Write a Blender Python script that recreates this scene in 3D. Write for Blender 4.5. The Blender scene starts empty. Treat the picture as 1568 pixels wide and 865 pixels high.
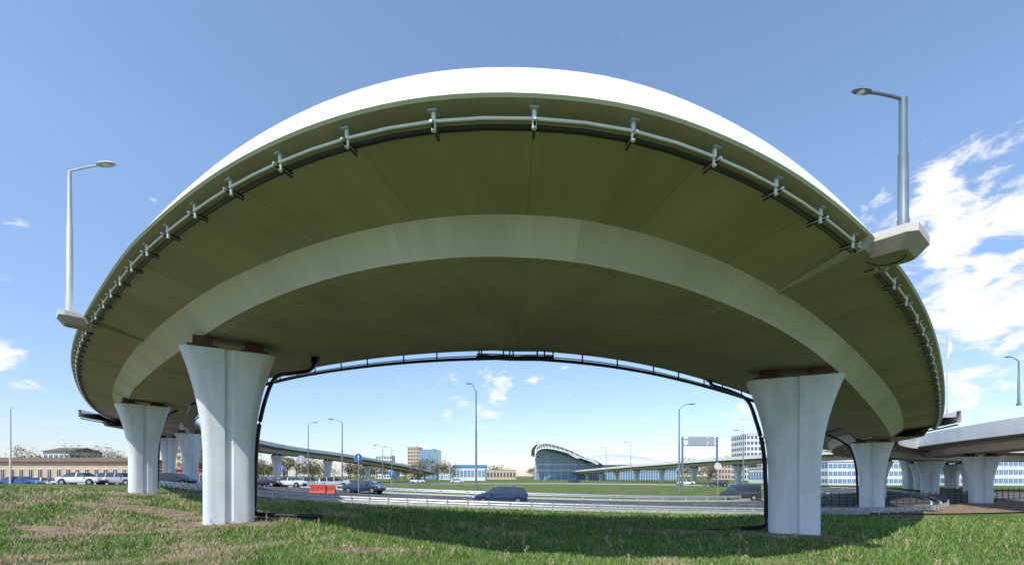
import bpy, math, random
import numpy as np
from mathutils import Vector
random.seed(4); rng=np.random.default_rng(7)
S=bpy.context.scene
F=700.0; HX=784.0; HY=728.0; CZ=2.2; TILT=0.04
S.view_settings.view_transform='Standard'; S.view_settings.look='None'; S.view_settings.exposure=0
def ss(a,b,x):
    t=np.clip((x-a)/(b-a),0,1); return t*t*(3-2*t)
def gz(X,Y):
    X=np.asarray(X,float);Y=np.asarray(Y,float)
    r=np.hypot(X,Y); base=-2.0-0.4*ss(18,34,Y); k=1-ss(50,105,r)
    sl=-0.027*X+np.where(X<-14,0.022*(-X-14),0)
    bump=(np.sin(X*.7+Y*.4)*.04+np.sin(X*1.9-Y*1.3+2)*.02+np.sin(Y*2.3+X*.6)*.015)
    return base+k*sl+bump*(r<60)*(1-ss(20,30,Y))+CZ
def g1(x,y): return float(gz(x,y))
# ---------------------------------------------------------------- materials
def mat(name,col,rough=.8,metal=0,noise=0.0,nscale=3.0,bump=0.0,spec=.3,col2=None,detail=6,stretch=None):
    m=bpy.data.materials.new(name); m.use_nodes=True; nt=m.node_tree; b=nt.nodes['Principled BSDF']
    b.inputs['Base Color'].default_value=(*col,1); b.inputs['Roughness'].default_value=rough; b.inputs['Metallic'].default_value=metal
    b.inputs['Specular IOR Level'].default_value=spec
    if noise>0 or col2:
        tc=nt.nodes.new('ShaderNodeTexCoord'); n=nt.nodes.new('ShaderNodeTexNoise'); n.inputs['Scale'].default_value=nscale; n.inputs['Detail'].default_value=detail
        n.inputs['Roughness'].default_value=.65
        if stretch:
            mp=nt.nodes.new('ShaderNodeMapping'); mp.inputs['Scale'].default_value=stretch; nt.links.new(tc.outputs['Object'],mp.inputs['Vector']); nt.links.new(mp.outputs['Vector'],n.inputs['Vector'])
        else: nt.links.new(tc.outputs['Object'],n.inputs['Vector'])
        r=nt.nodes.new('ShaderNodeValToRGB'); c2=col2 if col2 else tuple(c*(1-noise) for c in col)
        c1=col if col2 else tuple(min(1,c*(1+noise*.5)) for c in col)
        r.color_ramp.elements[0].position=.35; r.color_ramp.elements[1].position=.65
        r.color_ramp.elements[0].color=(*c2,1); r.color_ramp.elements[1].color=(*c1,1)
        nt.links.new(n.outputs['Fac'],r.inputs['Fac']); nt.links.new(r.outputs['Color'],b.inputs['Base Color'])
        if bump>0:
            n2=nt.nodes.new('ShaderNodeTexNoise'); n2.inputs['Scale'].default_value=nscale*8; n2.inputs['Detail'].default_value=5
            nt.links.new(tc.outputs['Object'],n2.inputs['Vector'])
            bp=nt.nodes.new('ShaderNodeBump'); bp.inputs['Strength'].default_value=bump; bp.inputs['Distance'].default_value=.03
            nt.links.new(n2.outputs['Fac'],bp.inputs['Height']); nt.links.new(bp.outputs['Normal'],b.inputs['Normal'])
    return m
def concrete_uv(name,col,joint=.72,bw=3.2,rh=2.4,streak=.25,ms=.012):
    m=bpy.data.materials.new(name); m.use_nodes=True; nt=m.node_tree; N=nt.nodes; L=nt.links; b=N['Principled BSDF']
    b.inputs['Roughness'].default_value=.85; b.inputs['Specular IOR Level'].default_value=.2
    uv=N.new('ShaderNodeUVMap'); uv.uv_map='UVMap'
    br=N.new('ShaderNodeTexBrick'); br.offset=0; br.inputs['Scale'].default_value=1; br.inputs['Brick Width'].default_value=bw; br.inputs['Row Height'].default_value=rh
    br.inputs['Mortar Size'].default_value=ms; br.inputs['Mortar Smooth'].default_value=.4
    br.inputs['Color1'].default_value=(1,1,1,1); br.inputs['Color2'].default_value=(.86,.86,.84,1); br.inputs['Mortar'].default_value=(joint,joint,joint,1)
    L.new(uv.outputs['UV'],br.inputs['Vector'])
    mp=N.new('ShaderNodeMapping'); mp.inputs['Scale'].default_value=(1.6,.22,1); L.new(uv.outputs['UV'],mp.inputs['Vector'])
    n=N.new('ShaderNodeTexNoise'); n.inputs['Scale'].default_value=1.0; n.inputs['Detail'].default_value=8; n.inputs['Roughness'].default_value=.7; L.new(mp.outputs['Vector'],n.inputs['Vector'])
    n2=N.new('ShaderNodeTexNoise'); n2.inputs['Scale'].default_value=.35; n2.inputs['Detail'].default_value=5; L.new(uv.outputs['UV'],n2.inputs['Vector'])
    ad=N.new('ShaderNodeMath'); ad.operation='ADD'; L.new(n.outputs['Fac'],ad.inputs[0]); L.new(n2.outputs['Fac'],ad.inputs[1])
    r=N.new('ShaderNodeMapRange'); r.inputs[1].default_value=.7; r.inputs[2].default_value=1.3; r.inputs[3].default_value=1-streak; r.inputs[4].default_value=1.05
    L.new(ad.outputs[0],r.inputs[0])
    mx=N.new('ShaderNodeMix'); mx.data_type='RGBA'; mx.blend_type='MULTIPLY'; mx.inputs[0].default_value=1
    mx.inputs[6].default_value=(*col,1); L.new(br.outputs['Color'],mx.inputs[7])
    mx2=N.new('ShaderNodeMix'); mx2.data_type='RGBA'; mx2.blend_type='MULTIPLY'; mx2.inputs[0].default_value=1
    L.new(mx.outputs[2],mx2.inputs[6]); L.new(r.outputs[0],mx2.inputs[7]); L.new(mx2.outputs[2],b.inputs['Base Color'])
    return m
M={}
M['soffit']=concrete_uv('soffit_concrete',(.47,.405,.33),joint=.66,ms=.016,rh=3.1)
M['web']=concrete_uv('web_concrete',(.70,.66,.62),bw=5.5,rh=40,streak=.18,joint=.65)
M['parapet']=concrete_uv('parapet_paint',(.80,.80,.79),joint=.76,bw=6,rh=50,streak=.14)
M['pier']=mat('pier_concrete',(.70,.74,.77),.8,0,.15,1.0,.12,stretch=(1.6,1.6,.35))
M['conc']=mat('concrete_light',(.55,.55,.52),.85,0,.15,.8,.1)
M['asphalt']=mat('asphalt',(.075,.075,.08),.9,0,.3,1.2,.2)
M['asphaltpark']=mat('asphalt_parking',(.13,.125,.12),.9,0,.3,.5,.2)
M['mark']=mat('road_marking',(.7,.7,.68),.7,0,.2,4)
M['galv']=mat('galvanised_steel',(.50,.52,.55),.5,.4,.2,5)
M['roofm']=mat('standing_seam_roof',(.55,.58,.62),.55,.0,.1,.2)
M['pipew']=mat('pipe_white',(.82,.82,.82),.5,0,.1,5)
M['lampgrey']=mat('lamp_pole_grey',(.17,.22,.27),.5,.2,.15,3)
M['lamplight']=mat('lamp_pole_light',(.6,.6,.6),.5,.1,.1,3)
M['lampglass']=mat('lamp_glass',(.75,.78,.8),.15,0)
M['black']=mat('black_plastic',(.012,.013,.016),.4)
M['darkmetal']=mat('dark_metal',(.05,.05,.045),.6,.3)
M['rust']=mat('rusty_bearing',(.14,.08,.05),.8,.2,.4,8)
M['glass']=mat('window_glass',(.03,.045,.06),.08,0,spec=.8)
M['bglass']=mat('blue_glass',(.12,.26,.42),.12,0,spec=.8)
M['white']=mat('white_wall',(.74,.75,.76),.7,0,.06,.3)
M['beige']=mat('beige_wall',(.62,.47,.32),.8,0,.12,.5)
M['brownroof']=mat('brown_roof',(.17,.11,.08),.8,0,.2,.8)
M['blueroof']=mat('blue_roof',(.05,.2,.5),.5,0,.1,.8)
M['redwall']=mat('red_wall',(.33,.13,.09),.8,0,.2,.8)
M['rubber']=mat('rubber',(.02,.02,.02),.8)
M['rim']=mat('wheel_rim',(.5,.5,.52),.3,.8)
M['redl']=mat('tail_light',(.4,.01,.01),.2)
M['headl']=mat('head_light',(.8,.82,.85),.1)
M['plastic_r']=mat('red_plastic',(.5,.06,.05),.5,0,.25,3)
M['plastic_w']=mat('white_plastic',(.7,.7,.7),.45,0,.15,3)
M['signblue']=mat('sign_blue',(.02,.12,.5),.4)
M['signback']=mat('sign_back',(.4,.42,.44),.5,.3)
M['soil']=mat('soil',(.24,.17,.12),.95,0,.45,1.6,.8)
M['bark']=mat('bark',(.10,.08,.06),.9,0,.3,4)
M['leafa']=mat('spring_foliage',(.12,.15,.05),.8,0,.3,2)
M['leafb']=mat('bare_twigs',(.19,.14,.095),.9,0,.3,2)
M['leafc']=mat('dark_foliage',(.06,.075,.035),.9,0,.3,2)
for k,c in dict(cwhite=(.75,.76,.77),cblue=(.02,.08,.3),cnavy=(.015,.035,.10),csilver=(.4,.42,.44),cdark=(.03,.032,.036),cred=(.35,.03,.03),cyellow=(.6,.42,.05),cteal=(.02,.05,.10)).items():
    mm=mat('car_paint_'+k[1:],c,.3,.1,spec=.6); mm.node_tree.nodes['Principled BSDF'].inputs['Coat Weight'].default_value=.6; M[k]=mm
# ---------------------------------------------------------------- mesh builder
class MB:
    def __init__(s): s.v=[];s.f=[];s.m=[];s.mats=[]
    def mi(s,k):
        if k not in s.mats: s.mats.append(k)
        return s.mats.index(k)
    def add(s,vs,fs,k):
        o=len(s.v); s.v+= [tuple(map(float,p)) for p in vs]; i=s.mi(k)
        for f in fs: s.f.append(tuple(a+o for a in f)); s.m.append(i)
    def box(s,c,d,k,rz=0):
        ca,sa=math.cos(rz),math.sin(rz); vs=[]
        for z in(-1,1):
            for x,y in((-1,-1),(1,-1),(1,1),(-1,1)):
                a,b=x*d[0]/2,y*d[1]/2; vs.append((c[0]+a*ca-b*sa,c[1]+a*sa+b*ca,c[2]+z*d[2]/2))
        s.add(vs,[(3,2,1,0),(4,5,6,7),(0,1,5,4),(1,2,6,5),(2,3,7,6),(3,0,4,7)],k)
    def tube(s,pts,r,k,n=8,cap=True):
        P=[Vector(p) for p in pts]; R=r if isinstance(r,(list,tuple)) else [r]*len(P)
        vs=[]; fs=[]
        for i,p in enumerate(P):
            t=(P[min(i+1,len(P)-1)]-P[max(i-1,0)]).normalized()
            up=Vector((0,0,1)) if abs(t.z)<.9 else Vector((0,1,0))
            a=t.cross(up).normalized(); b=t.cross(a)
            for j in range(n):
                q=2*math.pi*j/n; vs.append(p+(a*math.cos(q)+b*math.sin(q))*R[i])
        for i in range(len(P)-1):
            for j in range(n): fs.append((i*n+j,i*n+(j+1)%n,(i+1)*n+(j+1)%n,(i+1)*n+j))
        if cap: fs.append(tuple(range(n))[::-1]); fs.append(tuple((len(P)-1)*n+j for j in range(n)))
        s.add(vs,fs,k)
    def build(s,name,loc=(0,0,0),rz=0,smooth=False,uv=None):
        me=bpy.data.meshes.new(name); me.from_pydata(s.v,[],s.f)
        for k in s.mats: me.materials.append(M[k])
        me.polygons.foreach_set('material_index',s.m)
        if smooth: me.polygons.foreach_set('use_smooth',[True]*len(s.f))
        if uv is not None:
            l=me.uv_layers.new(name='UVMap'); vi=np.zeros(len(me.loops),int); me.loops.foreach_get('vertex_index',vi)
            l.data.foreach_set('uv',np.asarray(uv,float)[vi].ravel())
        me.update(); o=bpy.data.objects.new(name,me); S.collection.objects.link(o); o.location=loc; o.rotation_euler=(0,0,rz)
        if smooth:
            try: me.set_sharp_from_angle(angle=math.radians(38))
            except Exception: pass
        return o
def fastmesh(name,V,Fc,mi,mats,n=3):
    me=bpy.data.meshes.new(name); me.vertices.add(len(V)); me.vertices.foreach_set('co',V.astype('f').ravel())
    me.loops.add(Fc.size); me.loops.foreach_set('vertex_index',Fc.astype('i').ravel())
    me.polygons.add(len(Fc)); me.polygons.foreach_set('loop_start',np.arange(0,Fc.size,n,dtype='i')); 
    for k in mats: me.materials.append(M[k])
    me.polygons.foreach_set('material_index',mi.astype('i')); me.update(); me.validate()
    o=bpy.data.objects.new(name,me); S.collection.objects.link(o); return o
# ---------------------------------------------------------------- ground
def ground():
    xs=np.concatenate([[-4000,-1800,-900,-500,-320,-240,-180,-150],np.arange(-130,131,1.3),[150,180,240,320,500,900,1800,4000]])
    ys=np.concatenate([[-3000,-900,-300,-100,-50,-30],np.arange(-20,150,1.3),[170,200,260,340,450,600,900,1500,3000,6000]])
    X,Y=np.meshgrid(xs,ys); Z=gz(X,Y); V=np.stack([X,Y,Z],-1).reshape(-1,3); nx=len(xs);ny=len(ys)
    i=np.arange(ny-1)[:,None]*nx+np.arange(nx-1)[None]; Fc=np.stack([i,i+1,i+nx+1,i+nx],-1).reshape(-1,4)
    m=bpy.data.materials.new('grass_ground'); m.use_nodes=True; nt=m.node_tree;N=nt.nodes;L=nt.links;b=N['Principled BSDF']; b.inputs['Roughness'].default_value=.95; b.inputs['Specular IOR Level'].default_value=.1
    tc=N.new('ShaderNodeTexCoord')
    def nz(sc,d=6):
        n=N.new('ShaderNodeTexNoise'); n.inputs['Scale'].default_value=sc; n.inputs['Detail'].default_value=d; n.inputs['Roughness'].default_value=.7; L.new(tc.outputs['Object'],n.inputs['Vector']); return n
    a=nz(.3);c=nz(6,8)
    r=N.new('ShaderNodeValToRGB'); e=r.color_ramp.elements; e[0].position=.38; e[0].color=(.22,.16,.11,1); e[1].position=.48; e[1].color=(.10,.15,.04,1)
    ne=e.new(.7); ne.color=(.06,.14,.025,1); L.new(a.outputs['Fac'],r.inputs['Fac'])
    r2=N.new('ShaderNodeMapRange'); r2.inputs[1].default_value=.3; r2.inputs[2].default_value=.7; r2.inputs[3].default_value=.5; r2.inputs[4].default_value=1.35; L.new(c.outputs['Fac'],r2.inputs[0])
    mx=N.new('ShaderNodeMix'); mx.data_type='RGBA'; mx.blend_type='MULTIPLY'; mx.inputs[0].default_value=1; L.new(r.outputs['Color'],mx.inputs[6]); L.new(r2.outputs[0],mx.inputs[7]); L.new(mx.outputs[2],b.inputs['Base Color'])
    bp=N.new('ShaderNodeBump'); bp.inputs['Strength'].default_value=.7; bp.inputs['Distance'].default_value=.08; L.new(c.outputs['Fac'],bp.inputs['Height']); L.new(bp.outputs['Normal'],b.inputs['Normal'])
    M['grassg']=m
    o=fastmesh('ground',V,Fc,np.zeros(len(Fc)),['grassg'],4); o.data.polygons.foreach_set('use_smooth',[True]*len(Fc))
ground()
RC=(4.0,95.0)
def strip(name,k,inner,outer,off,steps=1):
    mb=MB(); n=len(inner); vs=[];fs=[]
    for i in range(n):
        for j in range(steps+1):
            t=j/steps; x=inner[i][0]*(1-t)+outer[i][0]*t; y=inner[i][1]*(1-t)+outer[i][1]*t; vs.append((x,y,g1(x,y)+off))
    w=steps+1
    for i in range(n-1):
        for j in range(steps): fs.append((i*w+j,i*w+j+1,(i+1)*w+j+1,(i+1)*w+j))
    mb.add(vs,fs,k); return mb.build(name)
def arc(R,a0=0,a1=360,n=181): return [(RC[0]+R*math.cos(math.radians(a)),RC[1]+R*math.sin(math.radians(a))) for a in np.linspace(a0,a1,n)]
RI=46.0
strip('road',  'asphalt',arc(RI),arc(62),.05,12)
strip('road_marking','mark',arc(61.2),arc(61.4),.058)
strip('road_marking','mark',arc(RI+.6),arc(RI+.8),.058)
mk=MB()
for R in(51.2,56.4):
    for a in np.arange(0,360,6.5):
        p=arc(R-.07,a,a+3,4);q=arc(R+.07,a,a+3,4); vs=[(x,y,g1(x,y)+.058) for x,y in p+q]; mk.add(vs,[(i,i+1,i+5,i+4) for i in range(3)],'mark')
mk.build('lane_marking')
def kerb(pts,name='kerb',k='conc',h=.15,w=.2):
    mb=MB();n=len(pts);vs=[];fs=[]
    for i,(x,y) in enumerate(pts):
        t=Vector(pts[min(i+1,n-1)])-Vector(pts[max(i-1,0)]); t.normalize(); nn=(-t.y,t.x); z=g1(x,y)+.04
        for s_,zz in((-w/2,-.1),(-w/2,h),(w/2,h),(w/2,-.1)): vs.append((x+nn[0]*s_,y+nn[1]*s_,z+zz))
    for i in range(n-1):
        for j in range(3): fs.append((i*4+j,i*4+j+1,i*4+5+j,i*4+4+j))
    mb.add(vs,fs,k); return mb.build(name)
kerb(arc(RI)); kerb(arc(62.1,180,360))
def rectstrip(name,k,x0,x1,y0,y1,off,dx=2):
    n=int((x1-x0)/dx)+1; xs=np.linspace(x0,x1,n); return strip(name,k,[(x,y0) for x in xs],[(x,y1) for x in xs],off,max(1,int((y1-y0)/2)))
rectstrip('parking_lot','asphaltpark',-125,-33,46,84,.03)
rectstrip('side_road','asphaltpark',-100,-34,84.0,140,.032)
rectstrip('side_road','asphaltpark',50,150,50,72,.03)
strip('soil_bank','soil',[(x,38+.28*(x-30)) for x in np.arange(30,80,1.5)],[(x,46+.28*(x-30)+math.sin(x)*1.0) for x in np.arange(30,80,1.5)],.12,4)
def dirt(cx,cy,rx,ry,rz=0):
    mb=MB(); n=44; vs=[(cx,cy,g1(cx,cy)+.035)]
    for ring in(.33,.66,1):
        for j in range(n):
            a=2*math.pi*j/n; q=ring*(1+.16*math.sin(a*3+cx)+.1*math.sin(a*7+cy)+.08*math.sin(a*11)+.05*math.sin(a*17)); x=rx*q*math.cos(a);y=ry*q*math.sin(a); X=cx+x*math.cos(rz)-y*math.sin(rz);Y=cy+x*math.sin(rz)+y*math.cos(rz); vs.append((X,Y,g1(X,Y)+.035 if ring<1 else g1(X,Y)+.0))
    fs=[(0,1+j,1+(j+1)%n) for j in range(n)]+[(1+r*n+j,1+(r+1)*n+j,1+(r+1)*n+(j+1)%n,1+r*n+(j+1)%n) for r in range(2) for j in range(n)]
    mb.add(vs,fs,'soil'); mb.build('bare_soil_patch')
dirts=[(-10.3,16.6,1.9,1.3,0),(10.9,17.6,2.2,1.1,0),(-28.5,34,3.5,2,0),(32,40,3.5,2,0),(-16.5,20.5,6.5,1.3,-.45),(6,18,2.6,.7,.1),(-23,27,5,1.2,-.7),(-13.2,13.6,2.2,.7,-.2),(-3.5,11.6,1.3,.45,.1)]
for q in dirts: dirt(*q)
# ---------------------------------------------------------------- main deck
def unp(p,z0):
    dx=(p[0]-HX)/F; dz=(HY-p[1])/F; t=z0/(dz+TILT*dx); return np.array([t*dx,t])
def cat(P,n=10):
    P=[np.array(p,float) for p in P]; P=[2*P[0]-P[1]]+P+[2*P[-1]-P[-2]]; out=[]
    for i in range(1,len(P)-2):
        for t in np.arange(n)/n:
            a,b,c,d=P[i-1:i+3]; out.append(.5*((2*b)+(c-a)*t+(2*a-5*b+4*c-d)*t*t+(3*b-a-3*c+d)*t**3))
    out.append(P[-2]); return np.array(out)
def resmp(Q,ds):
    d=np.r_[0,np.cumsum(np.hypot(*np.diff(Q,axis=0).T))]; s=np.arange(0,d[-1],ds); return np.stack([np.interp(s,d,Q[:,0]),np.interp(s,d,Q[:,1])],1)
def smooth(Q,w):
    Q=Q.copy(); n=len(Q); out=Q.copy()
    for _ in range(2):
        for i in range(n):
            wi=w(i) if callable(w) else w
            k=min(wi,i,n-1-i); out[i]=Q[i-k:i+k+1].mean(0)
        Q=out.copy()
    return Q
def line(P,z0,ds=.4):
    Q=resmp(np.array([unp(p,z0) for p in cat(P)]),ds)
    return smooth(Q,lambda i: int(np.clip(np.hypot(*Q[i])/8,1,8)))
ZB,ZD,ZE=5.6,5.25,4.6
LB=line([(190,647),(150,630),(125,605),(112,575),(108,545),(116,508),(133,475),(160,430),(200,375),(270,310),(350,253),(450,203),(550,170),(650,150),(770,143),(900,151),(1000,170),(1100,205),(1200,255),(1270,303),(1325,350),(1370,398),(1400,440),(1425,490),(1440,540),(1447,590),(1446,630),(1438,653)],ZB)
LD=line([(215,640),(185,627),(172,608),(178,580),(198,545),(225,515),(300,455),(400,403),(500,366),(600,342),(740,331),(850,335),(950,348),(1050,374),(1150,420),(1200,450),(1270,500),(1330,557),(1370,605),(1383,640),(1382,662)],ZD)
LE=line([(225,640),(200,625),(198,605),(215,585),(250,555),(300,520),(400,462),(500,425),(600,403),(740,395),(850,399),(950,415),(1050,440),(1150,480),(1200,507),(1250,540),(1290,575),(1330,618),(1355,650),(1364,668)],ZE)
LF=line([(285,640),(290,622),(310,597),(345,573),(400,550),(480,533),(600,521),(780,516),(900,521),(1000,532),(1090,550),(1150,570),(1215,596),(1270,632),(1300,665)],ZE)
LG=line([(320,662),(298,645),(296,632),(312,615),(350,598),(425,576),(480,562),(560,550),(620,543),(780,536),(900,543),(1000,560),(1090,585),(1150,604),(1215,632),(1260,655),(1290,672)],ZB)
n=len(LB); T=np.gradient(LB,axis=0); T=smooth(T,5); T/=np.hypot(T[:,0],T[:,1])[:,None]; Nn=np.stack([-T[:,1],T[:,0]],1)
def offs(L):
    A=L[:-1];B=L[1:];out=np.full(n,np.nan)
    for i in range(n):
        p=LB[i];d=Nn[i]; e=B-A; den=d[0]*e[:,1]-d[1]*e[:,0]; w=A-p
        with np.errstate(all='ignore'):
            t=(w[:,0]*e[:,1]-w[:,1]*e[:,0])/den; u=(w[:,0]*d[1]-w[:,1]*d[0])/den
        ok=(u>=0)&(u<=1)&(t>.3)&(t<26)
        if ok.any(): out[i]=t[ok].min()
    g=~np.isnan(out); out=np.interp(np.arange(n),np.where(g)[0],out[g]); return smooth(out[:,None],7)[:,0]
oD,oE,oF,oG=offs(LD),offs(LE),offs(LF),offs(LG)
oE=np.maximum(oE,oD+.12); oF=np.maximum(oF,oE+2); oG=np.maximum(oG,oF+1.6)
def dp(i,o,z0):
    p=LB[i]+Nn[i]*o; return (p[0],p[1],z0-TILT*p[0]+CZ)
PI,PT=.45,6.40
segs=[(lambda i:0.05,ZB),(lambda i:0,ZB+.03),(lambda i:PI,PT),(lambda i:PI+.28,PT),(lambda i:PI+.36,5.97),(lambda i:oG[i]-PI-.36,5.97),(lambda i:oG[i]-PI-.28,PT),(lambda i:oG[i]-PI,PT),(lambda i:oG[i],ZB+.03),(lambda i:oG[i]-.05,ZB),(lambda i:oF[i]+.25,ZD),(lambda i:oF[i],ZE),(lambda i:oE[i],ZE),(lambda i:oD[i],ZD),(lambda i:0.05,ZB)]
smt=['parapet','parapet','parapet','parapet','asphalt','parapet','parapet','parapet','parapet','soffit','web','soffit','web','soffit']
mb=MB();uv=[]
sarc=np.arange(n)*.4
for j in range(len(segs)-1):
    vs=[]
    for i in range(n):
        for o,z in (segs[j],segs[j+1]):
            oo=o(i); vs.append(dp(i,oo,z)); uv.append((sarc[i],oo+(z if smt[j] in('web','parapet') else 0)))
    mb.add(vs,[(2*i,2*i+1,2*i+3,2*i+2) for i in range(n-1)],smt[j])
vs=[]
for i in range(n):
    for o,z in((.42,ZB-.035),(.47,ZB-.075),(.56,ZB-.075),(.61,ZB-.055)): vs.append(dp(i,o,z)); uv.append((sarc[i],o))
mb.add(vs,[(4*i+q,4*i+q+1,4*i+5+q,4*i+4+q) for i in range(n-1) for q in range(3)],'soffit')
bridge=mb.build('curved_overpass_bridge',smooth=True,uv=uv)
pp=MB()
pp.tube([dp(i,.20,5.41) for i in range(0,n,2)],.024,'pipew',6)
pp.tube([dp(i,.31,5.37) for i in range(0,n,2)],.030,'darkmetal',6)
pp.tube([dp(i,.39,5.38) for i in range(0,n,2)],.016,'darkmetal',5)
def stat(px):
    c=(LB[:,1]<30); d=np.abs(LB[:,0]/LB[:,1]*F+HX-px)+(~c)*1e6; return int(np.argmin(d))
s0=stat(652); step=1.62/.4; x=s0%step
while x<n-2:
    i=int(round(x))
    pp.tube([dp(i,.22,5.27),dp(i,.22,5.57)],.036,'pipew',8)
    a=dp(i,.08,5.33); b=dp(i,.50,5.33); pp.tube([a,b],.024,'galv',5)
    rzz=math.atan2(T[i][1],T[i][0]); pp.box(dp(i,.22,5.56),(.15,.15,.03),'galv',rzz); pp.box(dp(i,.30,5.34),(.035,.34,.09),'darkmetal',rzz)
    x+=step
pp.build('service_pipe',smooth=True)
dpipe=MB()
dpipe.tube([dp(i,oG[i]-.10,5.24) for i in range(0,n,2)],.075,'black',7)
dpipe.tube([dp(i,oG[i]-.02,5.38) for i in range(0,n,2)],.03,'pipew',5)
x=3
while x<n-2:
    i=int(x); dpipe.tube([dp(i,oG[i]-.10,5.16),dp(i,oG[i]-.10,5.60)],.035,'black',5); x+=2.2/.4
dpipe.build('drain_pipe',smooth=True)
# ---------------------------------------------------------------- piers
def pier(name,c,ztop,wb,wt,yaw,db=.56,dt=.72,extra=.5,hfl=.42):
    zb=g1(*c)-extra; H=ztop-zb; mb=MB(); hs=np.r_[0,np.linspace(.15,1,26)]
    def outline(w,d):
        P=[];g=.09; gd=.10
        for a in np.linspace(180,270,6): P.append((-w+d*.55+d*.55*math.cos(math.radians(a)),-d+d*.55+d*.55*math.sin(math.radians(a))))
        P+=[(-g-.05,-d),(-g,-d+gd),(g,-d+gd),(g+.05,-d)]
        for a in np.linspace(270,360,6): P.append((w-d*.55+d*.55*math.cos(math.radians(a)),-d+d*.55+d*.55*math.sin(math.radians(a))))
        for a in np.linspace(0,90,6): P.append((w-d*.55+d*.55*math.cos(math.radians(a)),d-d*.55+d*.55*math.sin(math.radians(a))))
        P+=[(g+.05,d),(g,d-gd),(-g,d-gd),(-g-.05,d)]
        for a in np.linspace(90,180,6): P.append((-w+d*.55+d*.55*math.cos(math.radians(a)),d-d*.55+d*.55*math.sin(math.radians(a))))
        return P
    vs=[];ca,sa=math.cos(yaw),math.sin(yaw)
    for h in hs:
        t=0 if h<=hfl else (h-hfl)/(1-hfl)
        t2=(t**2.0) if t<.85 else (.85**2+(t-.85)*(1-.85**2)/.15)
        w=wb/2+(wt-wb)/2*t2; d=db+(dt-db)*t2
        for x,y in outline(w,d): vs.append((c[0]+x*ca-y*sa,c[1]+x*sa+y*ca,zb+H*h))
    m=len(outline(1,1)); fs=[]
    for i in range(len(hs)-1):
        for j in range(m): fs.append((i*m+j,i*m+(j+1)%m,(i+1)*m+(j+1)%m,(i+1)*m+j))
    fs.append(tuple((len(hs)-1)*m+j for j in range(m)))
    mb.add(vs,fs,'pier')
    for s_ in(-1,1):
        x=s_*wt*.27; mb.box((c[0]+x*ca,c[1]+x*sa,ztop+.07),(wt*.3,dt*1.4,.14),'rust',yaw); mb.box((c[0]+x*ca,c[1]+x*sa,ztop+.30),(wt*.2,dt*.9,.36),'rust',yaw)
    return mb.build(name,smooth=True)
def P(px,d): return ((px-HX)/F*d,d)
def ztop(px,d): return 4.22-TILT*(px-HX)/F*d+CZ
def mainpier(px,d,wb,wt,yaw,db=.56,dt=.72,dz=0): return pier('bridge_pier',P(px,d),ztop(px,d)+dz,wb,wt,math.radians(yaw),db,dt)
mainpier(351,17.0,1.62,3.0,32,dz=-.12)
mainpier(1215,18.0,1.72,3.25,-26)
mainpier(219,35.2,1.7,3.3,50,.7,.9)
mainpier(1335,41.0,1.8,3.1,-40,.7,.9)
mainpier(292,66,1.8,3.8,50)
def W(px,py,d): return ((px-HX)/F*d,d,(HY-py)/F*d+CZ)
def downp(L,r=.085): 
    b=MB(); Q=cat([W(*p) for p in L],8); b.tube([tuple(p) for p in Q],r,'black',8); return b
b=downp([(482,546,22.5),(481,556,22.3),(474,566,22),(448,571,21.5),(424,576,20.5),(410,600,19.4),(397,650,18.3),(391,710,18.0),(390,770,18.0)])
b.tube([W(390,765,18.0),W(390,782,17.9),W(394,786,17.8),W(410,787,17.8),W(493,790,17.8)],.085,'black',8)
b.box(W(483,551,22.4),(.3,.3,.4),'black'); b.build('drain_pipe',smooth=True)
b=downp([(1086,572,25),(1090,588,24.5),(1118,598,23.5),(1144,612,22),(1158,645,20),(1169,690,19.2),(1173,760,19),(1173,792,19)])
b.tube([W(1173,788,19),W(1173,803,18.9),W(1165,806,18.8),W(1065,814,18.4)],.085,'black',8)
b.box(W(1087,578,24.8),(.3,.3,.4),'black'); b.build('drain_pipe',smooth=True)
downp([(310,612,40),(270,628,40),(248,648,37),(243,690,36.3),(241,748,36.3)],.09).build('drain_pipe',smooth=True)
downp([(1256,660,46),(1296,680,43),(1310,710,42.6),(1314,772,42.3)],.1).build('drain_pipe',smooth=True)
def bracket(px,py,w,proj):
    q=unp((px,py),ZB); i=int(np.argmin(np.hypot(*(LB-q).T))); c=LB[i]; t=T[i]; nn=Nn[i]; mb=MB()
    def pt(a,o,z): 
        p=c+t*a+nn*o; return (p[0],p[1],z-TILT*p[0]+CZ)
    h=w/2
    top=[(-h,-proj*.75),(-h*.8,-proj),(h*.8,-proj),(h,-proj*.75),(h,.2),(-h,.2)]
    vs=[pt(a,o,ZB-.06) for a,o in top]+[pt(a,o,ZB+.12) for a,o in top]+[pt(a*.7,o*.7,ZB-.34) for a,o in top]
    mb.add(vs,[tuple(range(6,12))]+[(j,(j+1)%6,6+(j+1)%6,6+j) for j in range(6)],'web')
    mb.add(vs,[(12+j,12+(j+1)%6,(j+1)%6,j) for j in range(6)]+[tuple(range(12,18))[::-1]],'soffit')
    o1=float(oD[i]); hh=h*1.5
    vs=[pt(-hh,.0,ZB+.02),pt(hh,.0,ZB+.02),pt(h*.12,o1+.02,ZD+.05),pt(-h*.12,o1+.02,ZD+.05),pt(-hh*.95,.12,ZB-.27),pt(hh*.95,.12,ZB-.27),pt(h*.1,o1+.02,ZD-.06),pt(-h*.1,o1+.02,ZD-.06)]
    mb.add(vs,[(0,1,2,3),(7,6,5,4),(0,4,5,1),(1,5,6,2),(2,6,7,3)],'soffit'); mb.add(vs,[(3,7,4,0)],'web')
    uvs=[(v[0]*.05,v[1]*.05) for v in mb.v]
    mb.build('lamp_bracket',uv=uvs); return pt(0,-proj*.5,ZB+.12)
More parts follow.
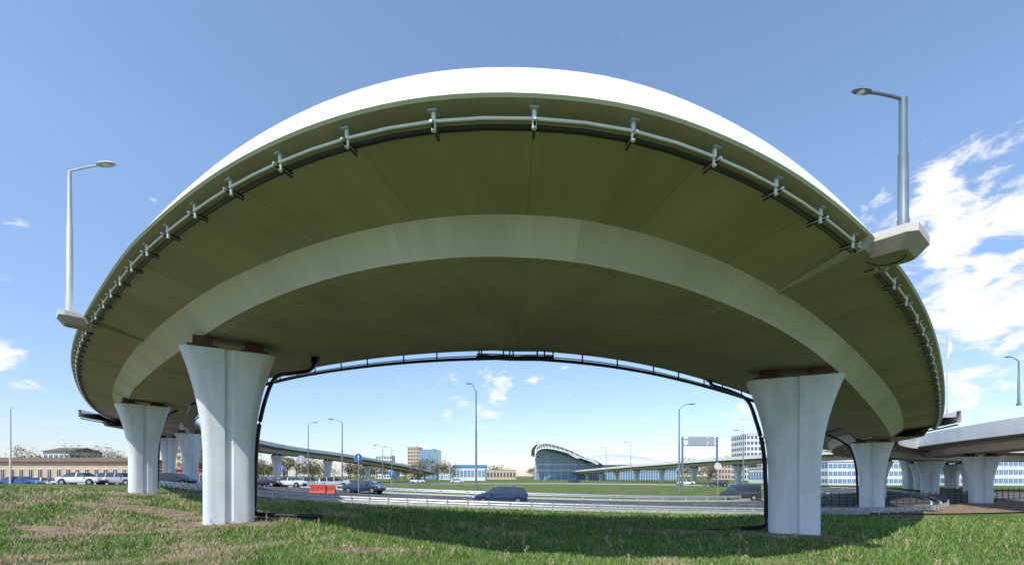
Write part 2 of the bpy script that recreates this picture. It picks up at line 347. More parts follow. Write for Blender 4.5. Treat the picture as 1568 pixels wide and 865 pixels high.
pR=bracket(1352,378,1.15,.72); pL=bracket(124,490,1.1,.7)
def street_lamp(base,H,arm,ax,ay,k='lampgrey',r=.09,rise=.0,head=.5,up=.62):
    mb=MB(); x,y,z=base; d=math.hypot(ax,ay); ux,uy=ax/d,ay/d
    mb.tube([(x,y,z-.1),(x,y,z+.04)],r*2.0,k,10); mb.tube([(x,y,z),(x,y,z+H*.12),(x,y,z+H*.125),(x,y,z+H*.6),(x,y,z+H*.605),(x,y,z+H)],[r*1.2,r*1.2,r*1.1,r,r*.85,r*up],k,12)
    P_=[]
    for t in np.linspace(0,1,9): P_.append((x+ux*arm*t,y+uy*arm*t,z+H+ rise*math.sin(t*math.pi/2)))
    mb.tube([(x,y,z+H-.15)]+P_,r*.36,k,8)
    e=P_[-1]; hl=head
    prof=[(-.1,.35),(.05,.8),(.35,1),(.7,.9),(.95,.5),(1,.1)]
    vs=[];m=10
    for t,w in prof:
        for j in range(m):
            a=2*math.pi*j/m; s_=math.cos(a)*w*hl*.22; zz=math.sin(a)*w*hl*(.12 if math.sin(a)>0 else .07)
            vs.append((e[0]+ux*t*hl-uy*s_,e[1]+uy*t*hl+ux*s_,e[2]+zz))
    mb.add(vs,[(i*m+j,i*m+(j+1)%m,(i+1)*m+(j+1)%m,(i+1)*m+j) for i in range(5) for j in range(m)],k)
    mb.tube([(e[0]+ux*hl*.5,e[1]+uy*hl*.5,e[2]-hl*.05),(e[0]+ux*hl*.5,e[1]+uy*hl*.5,e[2]-hl*.13)],[hl*.19,hl*.1],'lampglass',10)
    return mb.build('street_lamp',smooth=True)
dR=pR[1]; HR=(HY-152)/F*dR+CZ-pR[2]; street_lamp(pR,HR,.82,-1,-.1,'lampgrey',.095,.09,.42,.85)
dL=pL[1]; HL=(HY-262)/F*dL+CZ-pL[2]; street_lamp(pL,HL,1.35,1,-.15,'lamplight',.10,.1,.75)
b=MB(); b.tube([tuple(p) for p in cat([(pR[0]-.75,pR[1]+.1,pR[2]-.55),(pR[0]-.5,pR[1],pR[2]-.66),(pR[0]-.15,pR[1]-.05,pR[2]-.6),(pR[0]+.05,pR[1]-.05,pR[2]-.44)],6)],.018,'black',6); b.build('power_cable')
def glamp(px,d,ytop,arm,ax,ay=0,r=.11,rise=.6,head=.9,k='lampgrey'):
    x,y=P(px,d); z=g1(x,y); street_lamp((x,y,z),(HY-ytop)/F*d+CZ-z-rise,arm,ax,ay,k,r,rise,head)
glamp(729,60,588,.7,-1,-.6,.13,.9,.8)
glamp(1040,72,618,1.5,1,0,.14,.8,1.0)
glamp(524,82,641,1.6,-1,0,.12,.6,1.0)
glamp(472,112,646,1.2,1,0,.13,.6,1.1)
glamp(1138,108,658,1.2,-1,0,.13,.6,1.1)
glamp(586,125,681,1.6,-1,0,.11,.5,1.1); glamp(600,150,683,1.6,-1,0,.12,.5,1.2)
glamp(966,190,676,1.5,-1,0,.14,.5,1.3); glamp(928,230,684,1.5,-1,0,.15,.5,1.3); glamp(838,250,690,1.5,-1,0,.15,.5,1.3)
glamp(16,56,622,.5,1,0,.1,.2,.3,'lamplight'); glamp(100,110,690,1.5,1,0,.12,.5,1.1)
street_lamp(((1560-HX)/F*40,40,(HY-618)/F*40+CZ),(618-553)/F*40,.7,-1,0,'lampgrey',.09,.4,.6)
# ---------------------------------------------------------------- other viaducts
def viaduct(name,pts,w,pier_every,first,ph=.9,pk='parapet',pw=1.6,pt_=3.2):
    Q=cat(pts,12); d=np.r_[0,np.cumsum(np.hypot(np.diff(Q[:,0]),np.diff(Q[:,1])))]; s=np.arange(0,d[-1],2.0)
    C=np.stack([np.interp(s,d,Q[:,k_]) for k_ in range(3)],1); t=np.gradient(C[:,:2],axis=0); t/=np.hypot(*t.T)[:,None]; nn=np.stack([-t[:,1],t[:,0]],1)
    h=w/2
    prof=[(-h,0),(-h,ph),(-h+.3,ph),(-h+.35,.4),(h-.35,.4),(h-.3,ph),(h,ph),(h,0),(h*.52,-.35),(h*.42,-1.1),(-h*.42,-1.1),(-h*.52,-.35),(-h,0)]
    ks=[pk,pk,pk,'asphalt',pk,pk,pk,'soffit','web','soffit','web','soffit']
    mb=MB();uv=[];m=len(C)
    for j in range(12):
        vs=[]
        for i in range(m):
            for o,z in(prof[j],prof[j+1]): vs.append((C[i,0]+nn[i,0]*o,C[i,1]+nn[i,1]*o,C[i,2]+CZ+z)); uv.append((s[i],o+z))
        mb.add(vs,[(2*i,2*i+1,2*i+3,2*i+2) for i in range(m-1)],ks[j])
    uvn=len(mb.v)
    for sd_ in(-1,1): mb.tube([(C[i,0]+nn[i,0]*(h-.25)*sd_,C[i,1]+nn[i,1]*(h-.25)*sd_,C[i,2]+CZ-.22) for i in range(m)],.07,'darkmetal',5)
    uv+= [(0,0)]*(len(mb.v)-uvn)
    mb.build(name,uv=uv)
    x=first
    while x<s[-1]:
        i=int(x/2); zt=C[i,2]+CZ-1.1-.4
        if zt-g1(C[i,0],C[i,1])>1.2: pier('bridge_pier',(C[i,0],C[i,1]),zt,pw,pt_,math.atan2(nn[i,1],nn[i,0]))
        x+=pier_every
viaduct('viaduct_bridge',[(-51,60,7.6),(-60,88,7.7),(-63,120,7.0),(-58,150,6.2),(-50,185,4.2),(-42,225,1.2)],9.5,24,16)
viaduct('viaduct_bridge',[(82,62,4.4),(76,85,4.6),(70,112,4.6),(64,150,4.4),(54,220,3.6),(42,300,2.2),(32,370,.2)],10,24,2)
viaduct('viaduct_bridge',[(47.5,24,4.2),(50,38,3.9),(54,52,3.75),(62,68,3.7),(76,84,3.7),(100,96,3.8)],9,17,13,ph=1.5,pw=2,pt_=3.6)
viaduct('viaduct_bridge',[(32.5,38.5,4.4),(36,48,4.1),(44,58,3.6),(58,66,3.4),(80,72,3.4),(120,76,3.4)],8.5,22,30)
b=MB(); fx,fy=P(1450,30); fz=(HY-620)/F*30+CZ; b.tube([(fx,fy,fz-.8),(fx,fy,fz+4.4)],.04,'lamplight',6)
vs=[];
for i in range(7):
    for j in range(3): vs.append((fx+.04+j*.12+.03*math.sin(i*1.3),fy+.05*math.sin(i+j*1.5),fz+4.2-i*.28))
b.add(vs,[(i*3+j,i*3+j+1,i*3+4+j,i*3+3+j) for i in range(6) for j in range(2)],'plastic_w'); b.build('banner_flag')
# ---------------------------------------------------------------- guard rails
def guardrail(pts,name='guard_rail',every=4,h=.75):
    mb=MB(); n_=len(pts); vs=[];prof=[(0,-.16),(.05,-.09),(0,-.02),(0,.02),(.05,.09),(0,.16)]
    for i,(x,y) in enumerate(pts):
        t=Vector(pts[min(i+1,n_-1)])-Vector(pts[max(i-1,0)]); t.normalize(); z=g1(x,y)+h-.16
        for o,zz in prof: vs.append((x-t.y*o,y+t.x*o,z+zz))
    mb.add(vs,[(i*6+j,i*6+j+1,i*6+7+j,i*6+6+j) for i in range(n_-1) for j in range(5)],'galv')
    for i in range(0,n_,every):
        x,y=pts[i]; z=g1(x,y); mb.box((x,y,z+h/2-.1),(.09,.09,h+.1),'galv')
    mb.build(name)
guardrail(arc(62.7,222,318,140),every=2,h=.62)
guardrail(arc(RI-.8,170,370,150),every=3,h=.7)
# ---------------------------------------------------------------- cars
def car(px,d,kind,col,rz,name='car',X=None):
    sc=dict(sedan=[(-2.2,.38,.72,.78,.72,.70),(-2.1,.28,.84,.92,.83,.74),(-1.55,.24,.9,1.0,.86,.68),(-.95,.22,.92,1.40,.87,.60),(-.1,.22,.92,1.46,.87,.62),(0.0,.22,.92,1.46,.87,.62),(.45,.22,.92,1.42,.87,.6),(1.15,.22,.92,.97,.87,.72),(1.9,.24,.78,.82,.83,.70),(2.2,.36,.62,.66,.7,.6)],
      wagon=[(-2.15,.4,.8,.86,.74,.70),(-2.1,.28,.92,1.0,.84,.74),(-1.85,.24,.96,1.45,.86,.62),(-1.0,.22,.96,1.54,.87,.64),(-.9,.22,.96,1.54,.87,.64),(0.0,.22,.95,1.55,.87,.64),(.1,.22,.95,1.55,.87,.64),(.6,.22,.95,1.48,.87,.62),(1.3,.22,.95,1.0,.87,.74),(1.95,.24,.8,.84,.83,.7),(2.2,.36,.62,.66,.7,.6)],
      van=[(-2.4,.4,.95,1.0,.8,.8),(-2.35,.3,1.1,1.9,.9,.78),(-1.2,.25,1.1,2.0,.92,.8),(-1.1,.25,1.1,2.0,.92,.8),(.2,.25,1.1,2.0,.92,.8),(.3,.25,1.1,2.0,.92,.8),(.95,.25,1.1,1.9,.92,.76),(1.7,.25,1.05,1.12,.9,.8),(2.2,.28,.85,.9,.85,.75),(2.35,.4,.65,.7,.75,.65)])[kind]
    mb=MB(); m=10; vs=[]
    for x,zb,zl,zr,w,wr in sc:
        zm=zb+(zl-zb)*.55
        R=[(w*.9,zb),(w,zb+.12),(w*1.01,zm),(w*.96,zl),(wr,zr-.02),(-wr,zr-.02),(-w*.96,zl),(-w*1.01,zm),(-w,zb+.12),(-w*.9,zb)]
        for y,z in R: vs.append((x,y,z))
    body=[];gl=[]
    for i in range(len(sc)-1):
        a,b_=sc[i],sc[i+1]; ca=a[3]-a[2]>.25; cb=b_[3]-b_[2]>.25; thin=b_[0]-a[0]<.15
        for j in range(m):
            f=(i*m+j,i*m+(j+1)%m,(i+1)*m+(j+1)%m,(i+1)*m+j)
            if j in(3,5) and (ca and cb) and not thin: gl.append(f)
            elif j in (3,5) and (ca or cb) and not thin and abs(a[0]-b_[0])>.3: gl.append(f)
            elif j==4 and (ca!=cb): gl.append(f)
            else: body.append(f)
    body.append(tuple(range(m))); body.append(tuple((len(sc)-1)*m+j for j in range(m))[::-1])
    mb.add(vs,body,col); mb.add(vs,gl,'glass')
    fx=sc[-1][0];rx=sc[0][0]
    for x in(rx+.78,fx-.82):
        for s_ in(-1,1):
            w=sc[3][4]
            mb.tube([(x,s_*(w-.22),.33),(x,s_*(w+.012),.33)],.40,'rubber',18); mb.tube([(x,s_*(w-.2),.32),(x,s_*(w+.03),.32)],.33,'rubber',18); mb.tube([(x,s_*(w),.32),(x,s_*(w+.045),.32)],.2,'rim',12)
    for s_ in(-1,1):
        mb.box((fx-.12,s_*.58,sc[-1][3]-.0),(.2,.3,.12),'headl'); mb.box((rx+.03,s_*.62,sc[0][3]+.02),(.14,.2,.18),'redl'); mb.box((.75,s_*.98,1.0),(.12,.16,.11),col)
    mb.box((fx-.02,0,.42),(.08,1.1,.14),'black'); mb.box((rx+.01,0,.5),(.06,.5,.12),'plastic_w')
    x,y=P(px,d) if X is None else X
    mb.build(name,(x,y,g1(x,y)+.05),math.radians(rz))
car(766,37,'wagon','cnavy',183); car(558,50,'sedan','cteal',-12); car(1133,58,'van','cdark',150,'minivan')
car(32,57,'sedan','cblue',10); car(68,60,'sedan','cwhite',20); car(125,53,'sedan','cwhite',8); car(182,55,'wagon','csilver',5,); car(205,60,'sedan','cnavy',0)
car(268,56,'wagon','cdark',5); car(90,70,'wagon','csilver',30)
for px,d,kd,c,rz in[(415,70,'sedan','cwhite',20),(440,75,'wagon','cyellow',80),(490,82,'sedan','cred',160),(508,66,'wagon','cwhite',40),(420,90,'van','cwhite',10),(455,98,'sedan','csilver',0),(478,110,'wagon','cnavy',70),(540,110,'sedan','cwhite',30),(565,130,'sedan','csilver',5),(1050,118,'sedan','cwhite',170),(1100,105,'wagon','cdark',160),(330,80,'sedan','csilver',0),(395,76,'wagon','cwhite',90),(700,150,'sedan','cwhite',10),(640,150,'van','cwhite',5),(880,160,'sedan','cdark',0),(432,84,'sedan','cdark',15),(468,90,'wagon','cblue',10),(448,120,'van','csilver',0),(502,125,'sedan','cred',20),(525,140,'wagon','cwhite',0),(402,62,'sedan','cdark',10),(446,64,'sedan','cwhite',-10),(475,72,'wagon','csilver',20)]:
    car(px,d,kd,c,rz,'minivan' if kd=='van' else 'car')
def barrier(px,d,k):
    x,y=P(px,d); mb=MB(); h=.85
    mb.add([(-.75,-.3,0),(.75,-.3,0),(.75,.3,0),(-.75,.3,0),(-.75,-.2,.25),(.75,-.2,.25),(.75,.2,.25),(-.75,.2,.25),(-.72,-.1,h),(.72,-.1,h),(.72,.1,h),(-.72,.1,h)],
     [(0,1,5,4),(1,2,6,5),(2,3,7,6),(3,0,4,7),(4,5,9,8),(5,6,10,9),(6,7,11,10),(7,4,8,11),(8,9,10,11)],k); mb.build('road_barrier_block',(x,y,g1(x,y)+.05),.15)
barrier(487,46,'plastic_r'); barrier(502,46.3,'plastic_r')
def sign(px,d,ytop,r,k='signblue'):
    x,y=P(px,d); z=g1(x,y); zt=(HY-ytop)/F*d+CZ; mb=MB(); mb.tube([(0,0,-.2),(0,0,zt-z)],.04,'galv',8)
    mb.tube([(0,-.05,zt-z-r),(0,-.075,zt-z-r)],r,k,24); mb.tube([(0,-.04,zt-z-r),(0,-.049,zt-z-r)],r*1.08,'plastic_w',24)
    mb.add([(-r*.1,-.082,zt-z-r*1.7),(r*.1,-.082,zt-z-r*1.7),(r*.1,-.082,zt-z-r*.8),(r*.35,-.082,zt-z-r*.8),(0,-.082,zt-z-r*.35),(-r*.35,-.082,zt-z-r*.8),(-r*.1,-.082,zt-z-r*.8)],[(0,1,2,6),(5,3,4)],'plastic_w')
    mb.build('traffic_sign',(x,y,z))
sign(549,48,694,.42); sign(461,70,697,.6,'signback'); sign(1099,62,708,.45,'plastic_w'); sign(600,66,720,.4,'signblue'); sign(432,78,712,.45,'signblue'); sign(512,95,708,.5,'plastic_w')
mb=MB(); d=105; x0=P(1045,d)[0]; x1=P(1098,d)[0]; zt=(HY-668)/F*d; zb=g1(x0,d)
for x in(x0,x1): mb.box((x,d,(zt+CZ+zb)/2),(.35,.35,zt+CZ-zb),'lampgrey')
for z in(zt-2.0+CZ,zt-.6+CZ):
    mb.box(((x0+x1)/2,d,z),(x1-x0+.36,.2,.2),'lampgrey')
for i in range(8):
    xa=x0+(x1-x0)*i/8; mb.tube([(xa,d,zt-2+CZ),(min(xa+(x1-x0)/8,x1),d,zt-.6+CZ)],.06,'lampgrey',5)
for xa,w in((x0+3.4,4.4),(x0+6.5,1.4)): mb.box((xa,d-.25,zt-.9+CZ),(w,.1,1.9),'signback')
mb.build('overhead_sign_gantry')
# ---------------------------------------------------------------- buildings
def building(name,px0,px1,ytop,d,floors,bays,wall,glass='glass',depth=12,roof=None,ww=.6,wh=.55,rz=0,gable=0,rk='brownroof'):
    x0=(px0-HX)/F*d;x1=(px1-HX)/F*d;zg=g1((x0+x1)/2,d)-.3; zt=(HY-ytop)/F*d+CZ; w=x1-x0; H=zt-zg; mb=MB()
    mb.box((0,depth/2,H/2),(w,depth,H),wall); fh=(H-.5)/floors; bw=w/bays
    for f in range(floors):
        for b_ in range(bays):
            cx=-w/2+bw*(b_+.5); cz=.4+fh*(f+.52)
            mb.box((cx,-.0,cz),(bw*ww+.16,.14,fh*wh+.16),'white'); mb.box((cx,-.03,cz),(bw*ww,.14,fh*wh),glass)
            mb.box((cx,-.09,cz),(.07,.06,fh*wh),'white')
    nb=max(1,int(depth/bw))
    for f in range(floors):
        for b_ in range(nb):
            for s_ in(-1,1): mb.box((s_*(w/2+.03),depth/nb*(b_+.5),.4+fh*(f+.52)),(.1,depth/nb*ww,fh*wh),glass)
    if gable>0:
        e=.5; vs=[(-w/2-e,-e,H-.02),(w/2+e,-e,H-.02),(w/2+e,depth+e,H-.02),(-w/2-e,depth+e,H-.02),(-w/2-e,depth/2,H+gable),(w/2+e,depth/2,H+gable)]
        mb.add(vs,[(0,1,5,4),(2,3,4,5),(0,4,3),(1,2,5),(3,2,1,0)],rk)
    else:
        mb.box((0,depth/2,H+.15),(w+.4,depth+.4,.3),rk if roof else wall); mb.box((w*.2,depth/2,H+.9),(w*.12+1,3,1.3),wall)
    return mb.build(name,((x0+x1)/2,d,zg),rz)
building('beige_warehouse',-60,198,706,88,1,18,'beige',depth=10,gable=1.0,ww=.4,wh=.4)
building('white_house',66,106,690,125,2,5,'white',depth=10,gable=1.2,rk='brownroof')
building('brick_garage',200,312,719,92,1,10,'redwall',depth=8,ww=.6,wh=.5)
building('apartment_block',270,300,684,190,5,4,'beige')
building('apartment_block',624,641,684,420,9,4,'beige',depth=18)
building('glass_office_tower',642,670,688,380,8,9,'bglass','bglass',depth=20,ww=.86,wh=.8)
building('blue_roof_hall',693,743,714,240,1,9,'white','bglass',depth=14,gable=1.3,rk='blueroof',ww=.75,wh=.5)
building('low_shop',672,692,718,300,2,6,'white','bglass'); building('low_shop',745,790,719,320,1,9,'beige'); building('apartment_block',575,600,697,420,6,6,'white')
building('office_building',1268,1425,706,122,3,22,'white','bglass',depth=14,ww=.8,wh=.5)
building('office_building',1462,1640,688,118,4,24,'white','bglass',depth=14,ww=.8,wh=.5)
building('apartment_block',1143,1172,664,260,8,5,'white','glass',depth=18)
building('apartment_block',1100,1128,700,300,4,6,'beige')
building('low_shop',1175,1262,716,150,1,12,'white','bglass')
def arena():
    d=300.; mb=MB(); sx=d/F
    def X(px): return (px-HX)*sx
    def Z(py): return (HY-py)*sx+CZ
    nx,ny=36,14; vs=[]
    for i in range(nx+1):
        u=i/nx; px=868+u*172; 
        for j in range(ny+1):
            v=j/ny; z=Z(709)+(Z(691)-Z(709))*(math.sin(math.pi*min(1,max(0,u)))**.7)*math.sin(math.pi*v*.5+0)**.6
            vs.append((X(px),d+v*45,z))
    mb.add(vs,[(i*(ny+1)+j,(i+1)*(ny+1)+j,(i+1)*(ny+1)+j+1,i*(ny+1)+j+1) for i in range(nx) for j in range(ny)],'roofm')
    for i in range(0,nx+1,2):
        mb.tube([Vector(vs[i*(ny+1)+j])+Vector((0,0,.1)) for j in range(ny+1)],.18,'signback',5)
    mb.box(((X(868)+X(1040))/2,d-.5,Z(710)+.3),(X(1040)-X(868)+2,3,1.2),'white')
    mb.box(((X(868)+X(1036))/2,d+20,(Z(711)+Z(734))/2),(X(1036)-X(868),38,Z(711)-Z(734)),'bglass')
    for i in range(44):
        x=X(868)+(X(1036)-X(868))*i/43; mb.box((x,d+.8,(Z(711)+Z(734))/2),(.25,.3,Z(711)-Z(734)),'white')
    mb.box(((X(868)+X(1036))/2,d+.75,Z(720)),(X(1036)-X(868),.35,.5),'white')
    prof=[(811,699),(812,690),(818,684),(828,682),(842,684),(860,689),(880,697),(900,705),(912,711)]
    Pq=cat(prof,5); depth=60; rows=12; V=[]
    for k in range(rows+1):
        yy=d-22+depth*k/rows; sh=k*.9
        for p in Pq: V.append((X(p[0])+sh*1.2,yy,Z(p[1])-k*.15))
    m=len(Pq); mb.add(V,[(k*m+i,k*m+i+1,(k+1)*m+i+1,(k+1)*m+i) for k in range(rows) for i in range(m-1)],'roofm')
    c=(X(862),Z(716)); V2=[]
    for k in(0,1):
        for p in Pq: q=(X(p[0]),Z(p[1])); V2.append((q[0]+(c[0]-q[0])*.12,d-22.1,q[1]+(c[1]-q[1])*(.0 if k==0 else .2)))
    mb.add(V2,[(i,i+1,m+i+1,m+i) for i in range(m-1)],'signback')
    for i in range(0,m-1,2): mb.tube([(V2[i][0],d-22.5,V2[i][2]),(V2[m+i+1][0],d-22.5,V2[m+i+1][2])],.25,'white',5)
    mb.tube([(v[0],d-22.6,v[2]) for v in V2[:m]],.45,'white',6); mb.tube([(v[0],d-22.6,v[2]) for v in V2[m:]],.35,'white',6)
    G=[(X(p[0])+(c[0]-X(p[0]))*.14,d-10,Z(p[1])-1.5) for p in Pq]; G2=[(g[0],g[1],Z(734)) for g in G]
    mb.add(G+G2,[(i,i+1,m+i+1,m+i) for i in range(m-1)],'bglass')
    for i in range(0,m,3): mb.tube([(G[i][0],d-10.3,G[i][2]),(G2[i][0],d-10.3,G2[i][2])],.16,'white',5)
    for zz in(711,720): mb.box((X(864),d-10.4,Z(zz)),(X(908)-X(822),.4,.5),'white')
    mb.build('arena_building')
arena()
mb=MB(); pts=[(x,47.5+.28*(x-30)) for x in np.arange(30,90,1.0)]
for x,y in pts:
    z=g1(x,y); mb.box((x,y,z+.75),(.06,.06,1.5),'darkmetal')
for h in(.25,.6,.95,1.3): mb.tube([(x,y,g1(x,y)+h) for x,y in pts],.03,'darkmetal',5)
mb.build('metal_fence')
mb=MB()
for x in np.arange(-128,-30,2.6): mb.box((x,85.5,g1(x,85.5)+.7),(2.5,.12,1.5),'conc'); mb.box((x+1.3,85.5,g1(x,85.5)+.75),(.2,.22,1.7),'conc')
mb.build('concrete_fence')
# ---------------------------------------------------------------- trees
def trees(name,specs,lk,nl=900,ls=.35):
    mb=MB(); V=[];mi=[]
    for (x,y,H,R) in specs:
        z=g1(x,y); mb.tube([(x,y,z-.3),(x+.1,y,z+H*.35),(x+.2,y+.1,z+H*.8)],[H*.025,H*.018,H*.006],'bark',6)
        cl=[]
        for _ in range(11):
            a=random.random()*6.28; h0=H*random.uniform(.2,.6); rr=R*random.uniform(.45,1.0); h1=min(H*.97,h0+H*random.uniform(.1,.42))
            e=(x+math.cos(a)*rr,y+math.sin(a)*rr,z+h1); mb.tube([(x+.1,y,z+h0),((x+e[0])/2,(y+e[1])/2,z+(h0+h1)/2+H*.03),e],[H*.010,H*.007,H*.003],'bark',4); cl.append(e)
            for _ in range(3):
                e2=(e[0]+random.uniform(-1,1)*R*.35,e[1]+random.uniform(-1,1)*R*.35,e[2]+random.uniform(-.2,1)*R*.4); mb.tube([e,e2],[H*.003,H*.001],'bark',3,False); cl.append(e2)
        cl.append((x,y,z+H*.9)); cl=np.array(cl)
        c=cl[rng.integers(0,len(cl),nl)]+rng.normal(0,1,(nl,3))*R*.19
        a=rng.normal(0,1,(nl,3)); a/=np.linalg.norm(a,axis=1)[:,None]; b_=rng.normal(0,1,(nl,3)); b_=np.cross(a,b_); b_/=np.linalg.norm(b_,axis=1)[:,None]
        s_=ls*rng.uniform(.5,1.3,(nl,1)); V.append(np.stack([c-a*s_,c+b_*s_*.6,c+a*s_],1).reshape(-1,3)); mi.append(rng.choice(len(lk),nl))
    V=np.concatenate(V);mi=np.concatenate(mi); o=len(mb.v); mb.v+=list(map(tuple,V.tolist())); ids=[mb.mi(k) for k in lk]
    for i in range(len(V)//3): mb.f.append((o+3*i,o+3*i+1,o+3*i+2)); mb.m.append(ids[mi[i]])
    mb.build(name)
sp=[]
for i in range(56):
    d=random.uniform(180,330); px=random.uniform(330,690) if i<42 else random.uniform(1060,1300); x,y=P(px,d); sp.append((x,y,random.uniform(6,12),random.uniform(3.5,5.5)))
trees('distant_tree_row',sp,['leafa','leafb','leafb','leafc'],450,.5)
sp=[]
for i in range(20): d=random.uniform(112,150); px=random.uniform(-60,320); x,y=P(px,d); sp.append((x,y,random.uniform(6,9.5),random.uniform(2.5,4)))
trees('distant_tree_row',sp,['leafb','leafa','leafb'],600,.26)
sp=[]
for i in range(170): d=random.uniform(420,650); px=random.uniform(-200,1700); x,y=P(px,d); sp.append((x,y,random.uniform(8,14),random.uniform(6,10)))
trees('distant_tree_row',sp,['leafa','leafb','leafc'],160,1.3)
for px,d,H in((130,108,9),(165,104,8.5),(1085,120,6),(640,130,6)):
    x,y=P(px,d); trees('tree',[(x,y,H,H*.36)],['leafb','leafa'],1400,.18)
# ---------------------------------------------------------------- grass
def blade_mat(name,c):
    return mat(name,c,.75,spec=.2)
M['bl1']=blade_mat('grass_blade_green',(.12,.23,.045)); M['bl2']=blade_mat('grass_blade_light',(.25,.34,.09)); M['bl3']=blade_mat('grass_blade_straw',(.48,.38,.25)); M['bl4']=blade_mat('grass_blade_dark',(.05,.12,.025))
N_=290000
u=rng.random(N_); Y=1/(1/8.5-u*(1/8.5-1/36.)); X=rng.uniform(-1.3,1.3,N_)*Y
ok=(np.hypot(X-RC[0],Y-RC[1])>63)&~((X<-31)&(Y>45))
for q in dirts:
    cx,cy,rx,ry,rz=q; dx=(X-cx)*math.cos(rz)+(Y-cy)*math.sin(rz); dy=-(X-cx)*math.sin(rz)+(Y-cy)*math.cos(rz)
    ok&=~(((dx/rx)**2+(dy/ry)**2<.95)&(rng.random(N_)<.82))
X=X[ok];Y=Y[ok];m=len(X)
def nzf(x,y): return np.sin(x*.55+1.3*np.sin(y*.31+.5))*np.cos(y*.6+np.sin(x*.4))+.5*np.sin(x*1.7+y*1.3)+.4*np.sin(x*2.9-y*2.1+1)
f=nzf(X,Y)+rng.normal(0,.4,m); straw=f+np.where(X<-6,.4,0)+np.where(X<-12,.35,0)-np.where((X>-6)&(Y>12),.5,0)
g2=nzf(X*1.6+7,Y*1.9-3)
Hh=rng.uniform(.05,.15,m)*(1+.45*g2.clip(-1,1))*np.clip(Y/14,.9,1.8); wd=.008*np.clip(Y/10,1,4)*rng.uniform(.6,1.4,m)
an=rng.uniform(0,6.28,m); ln=rng.normal(0,.5,(m,2))*Hh[:,None]; Z=gz(X,Y)-.01
V=np.stack([np.stack([X-np.cos(an)*wd,Y-np.sin(an)*wd,Z],1),np.stack([X+np.cos(an)*wd,Y+np.sin(an)*wd,Z],1),np.stack([X+ln[:,0],Y+ln[:,1],Z+Hh],1)],1).reshape(-1,3)
r=rng.random(m)-.12*g2.clip(-1.5,1.5); mi=np.where(straw>1.0+rng.normal(0,.3,m),2,np.where(r<.45,0,np.where(r<.70,1,np.where(r<.77,2,3))))
fastmesh('grass',V,np.arange(3*m).reshape(-1,3),mi,['bl1','bl2','bl3','bl4'],3)
mb=MB()
for _ in range(110):
    y=random.uniform(10,17); x=random.choice([random.uniform(-1.1,-.35),random.uniform(-.35,1.1)])*y; z=g1(x,y)
    for k_ in range(4):
        h=random.uniform(.12,.36); dx,dy=random.uniform(-.1,.1),random.uniform(-.1,.1); mb.tube([(x,y,z),(x+dx*.5,y+dy*.5,z+h*.6),(x+dx,y+dy,z+h)],[.006,.005,.002],'bl3',3,False)
        for q in range(5):
            t=random.uniform(.6,1); a=random.random()*6.28; c=(x+dx*t,y+dy*t,z+h*t); mb.add([c,(c[0]+.03*math.cos(a),c[1]+.03*math.sin(a),c[2]+.02),(c[0]+.02*math.cos(a+1),c[1]+.02*math.sin(a+1),c[2]+.04)],[(0,1,2)],'bl3')
mb.build('dry_weeds')
# ---------------------------------------------------------------- light
sd=Vector((-3.2,-5.3,8.5)).normalized(); el=math.asin(sd.z); rot=math.atan2(sd.x,sd.y)
sl=bpy.data.lights.new('sun','SUN'); sl.energy=4.9; sl.angle=math.radians(.5); sl.color=(1,.96,.89); so=bpy.data.objects.new('sun',sl); S.collection.objects.link(so); so.rotation_euler=(-sd).to_track_quat('-Z','Y').to_euler()
w=bpy.data.worlds.new('World'); S.world=w; w.use_nodes=True; nt=w.node_tree;N=nt.nodes;L=nt.links; bg=N['Background']; bg.inputs['Strength'].default_value=.145
sk=N.new('ShaderNodeTexSky'); sk.sky_type='NISHITA'; sk.sun_disc=False; sk.sun_elevation=el; sk.sun_rotation=rot; sk.air_density=1.0; sk.dust_density=.4; sk.ozone_density=1.5
tc=N.new('ShaderNodeTexCoord')
sx=N.new('ShaderNodeSeparateXYZ'); L.new(tc.outputs['Generated'],sx.inputs[0])
gr=N.new('ShaderNodeMapRange'); gr.inputs[1].default_value=0; gr.inputs[2].default_value=.5; gr.inputs[3].default_value=0; gr.inputs[4].default_value=1; L.new(sx.outputs['Z'],gr.inputs[0])
gc=N.new('ShaderNodeMix'); gc.data_type='RGBA'; gc.inputs[6].default_value=(.95,.95,1.15,1); gc.inputs[7].default_value=(1.68,1.70,1.70,1); L.new(gr.outputs[0],gc.inputs[0])
sm=N.new('ShaderNodeMix'); sm.data_type='RGBA'; sm.blend_type='MULTIPLY'; sm.clamp_result=False; sm.inputs[0].default_value=1; L.new(sk.outputs['Color'],sm.inputs[6]); L.new(gc.outputs[2],sm.inputs[7])
mp=N.new('ShaderNodeMapping'); mp.inputs['Scale'].default_value=(1,1,2.0); L.new(tc.outputs['Generated'],mp.inputs['Vector'])
nz=N.new('ShaderNodeTexNoise'); nz.inputs['Scale'].default_value=15; nz.inputs['Detail'].default_value=10; nz.inputs['Roughness'].default_value=.64; nz.inputs['Distortion'].default_value=.3; L.new(mp.outputs['Vector'],nz.inputs['Vector'])
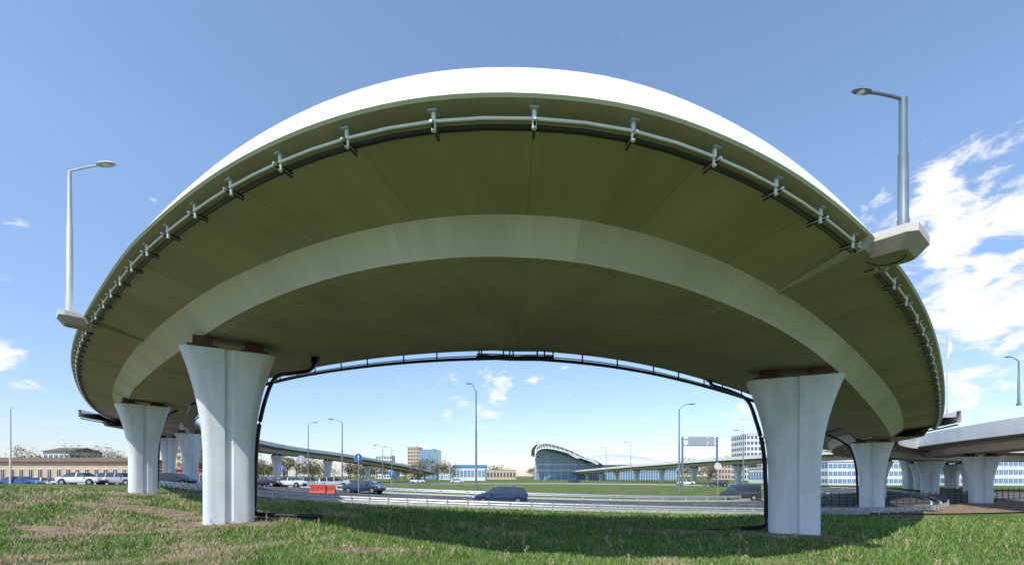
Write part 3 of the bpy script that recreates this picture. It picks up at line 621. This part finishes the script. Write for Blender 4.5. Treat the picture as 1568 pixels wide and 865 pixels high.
blobs=[(1480,340,.12,1.0),(1530,330,.10,1.0),(1505,440,.12,1.0),(1550,480,.10,1.0),(1430,295,.06,.95),(1350,318,.05,.75),(1500,560,.08,.65),(1450,470,.08,.85),(765,592,.06,.62),(695,612,.07,.62),(740,638,.06,.6),(825,583,.05,.62),(872,608,.02,.72),(940,616,.03,.68),(8,548,.05,.75),(1490,605,.10,.6),(650,608,.05,.58),(1140,632,.04,.62),(1100,560,.04,.45),(865,565,.04,.55),(-400,300,.2,.9),(2400,300,.25,.9)]
prev=None
for px,py,rad,st in blobs:
    dv=Vector(((px-HX)/F,1,(HY-py)/F)).normalized()
    vm=N.new('ShaderNodeVectorMath'); vm.operation='DISTANCE'; L.new(tc.outputs['Generated'],vm.inputs[0]); vm.inputs[1].default_value=dv
    mr=N.new('ShaderNodeMapRange'); mr.interpolation_type='SMOOTHSTEP'; mr.inputs[1].default_value=0; mr.inputs[2].default_value=rad*1.5; mr.inputs[3].default_value=st; mr.inputs[4].default_value=0; L.new(vm.outputs['Value'],mr.inputs[0])
    if prev is None: prev=mr.outputs[0]
    else:
        mm=N.new('ShaderNodeMath'); mm.operation='MAXIMUM'; L.new(prev,mm.inputs[0]); L.new(mr.outputs[0],mm.inputs[1]); prev=mm.outputs[0]
m1=N.new('ShaderNodeMath'); m1.operation='MULTIPLY_ADD'; L.new(prev,m1.inputs[0]); m1.inputs[1].default_value=.38; L.new(nz.outputs['Fac'],m1.inputs[2])
mr=N.new('ShaderNodeMapRange'); mr.interpolation_type='SMOOTHSTEP'; mr.inputs[1].default_value=.68; mr.inputs[2].default_value=.87; L.new(m1.outputs[0],mr.inputs[0])
cm=N.new('ShaderNodeMix'); cm.data_type='RGBA'; L.new(mr.outputs[0],cm.inputs[0]); L.new(sm.outputs[2],cm.inputs[6]); cm.inputs[7].default_value=(7.2,7.25,7.4,1)
L.new(cm.outputs[2],bg.inputs['Color'])
# ---------------------------------------------------------------- camera
cd=bpy.data.cameras.new('camera'); co=bpy.data.objects.new('camera',cd); S.collection.objects.link(co); co.location=(0,0,CZ); co.rotation_euler=(math.radians(90),0,0)
cd.sensor_width=36; cd.lens=36*F/1568; cd.shift_y=(HY-432)/1568; cd.clip_end=20000; cd.clip_start=.1; S.camera=co
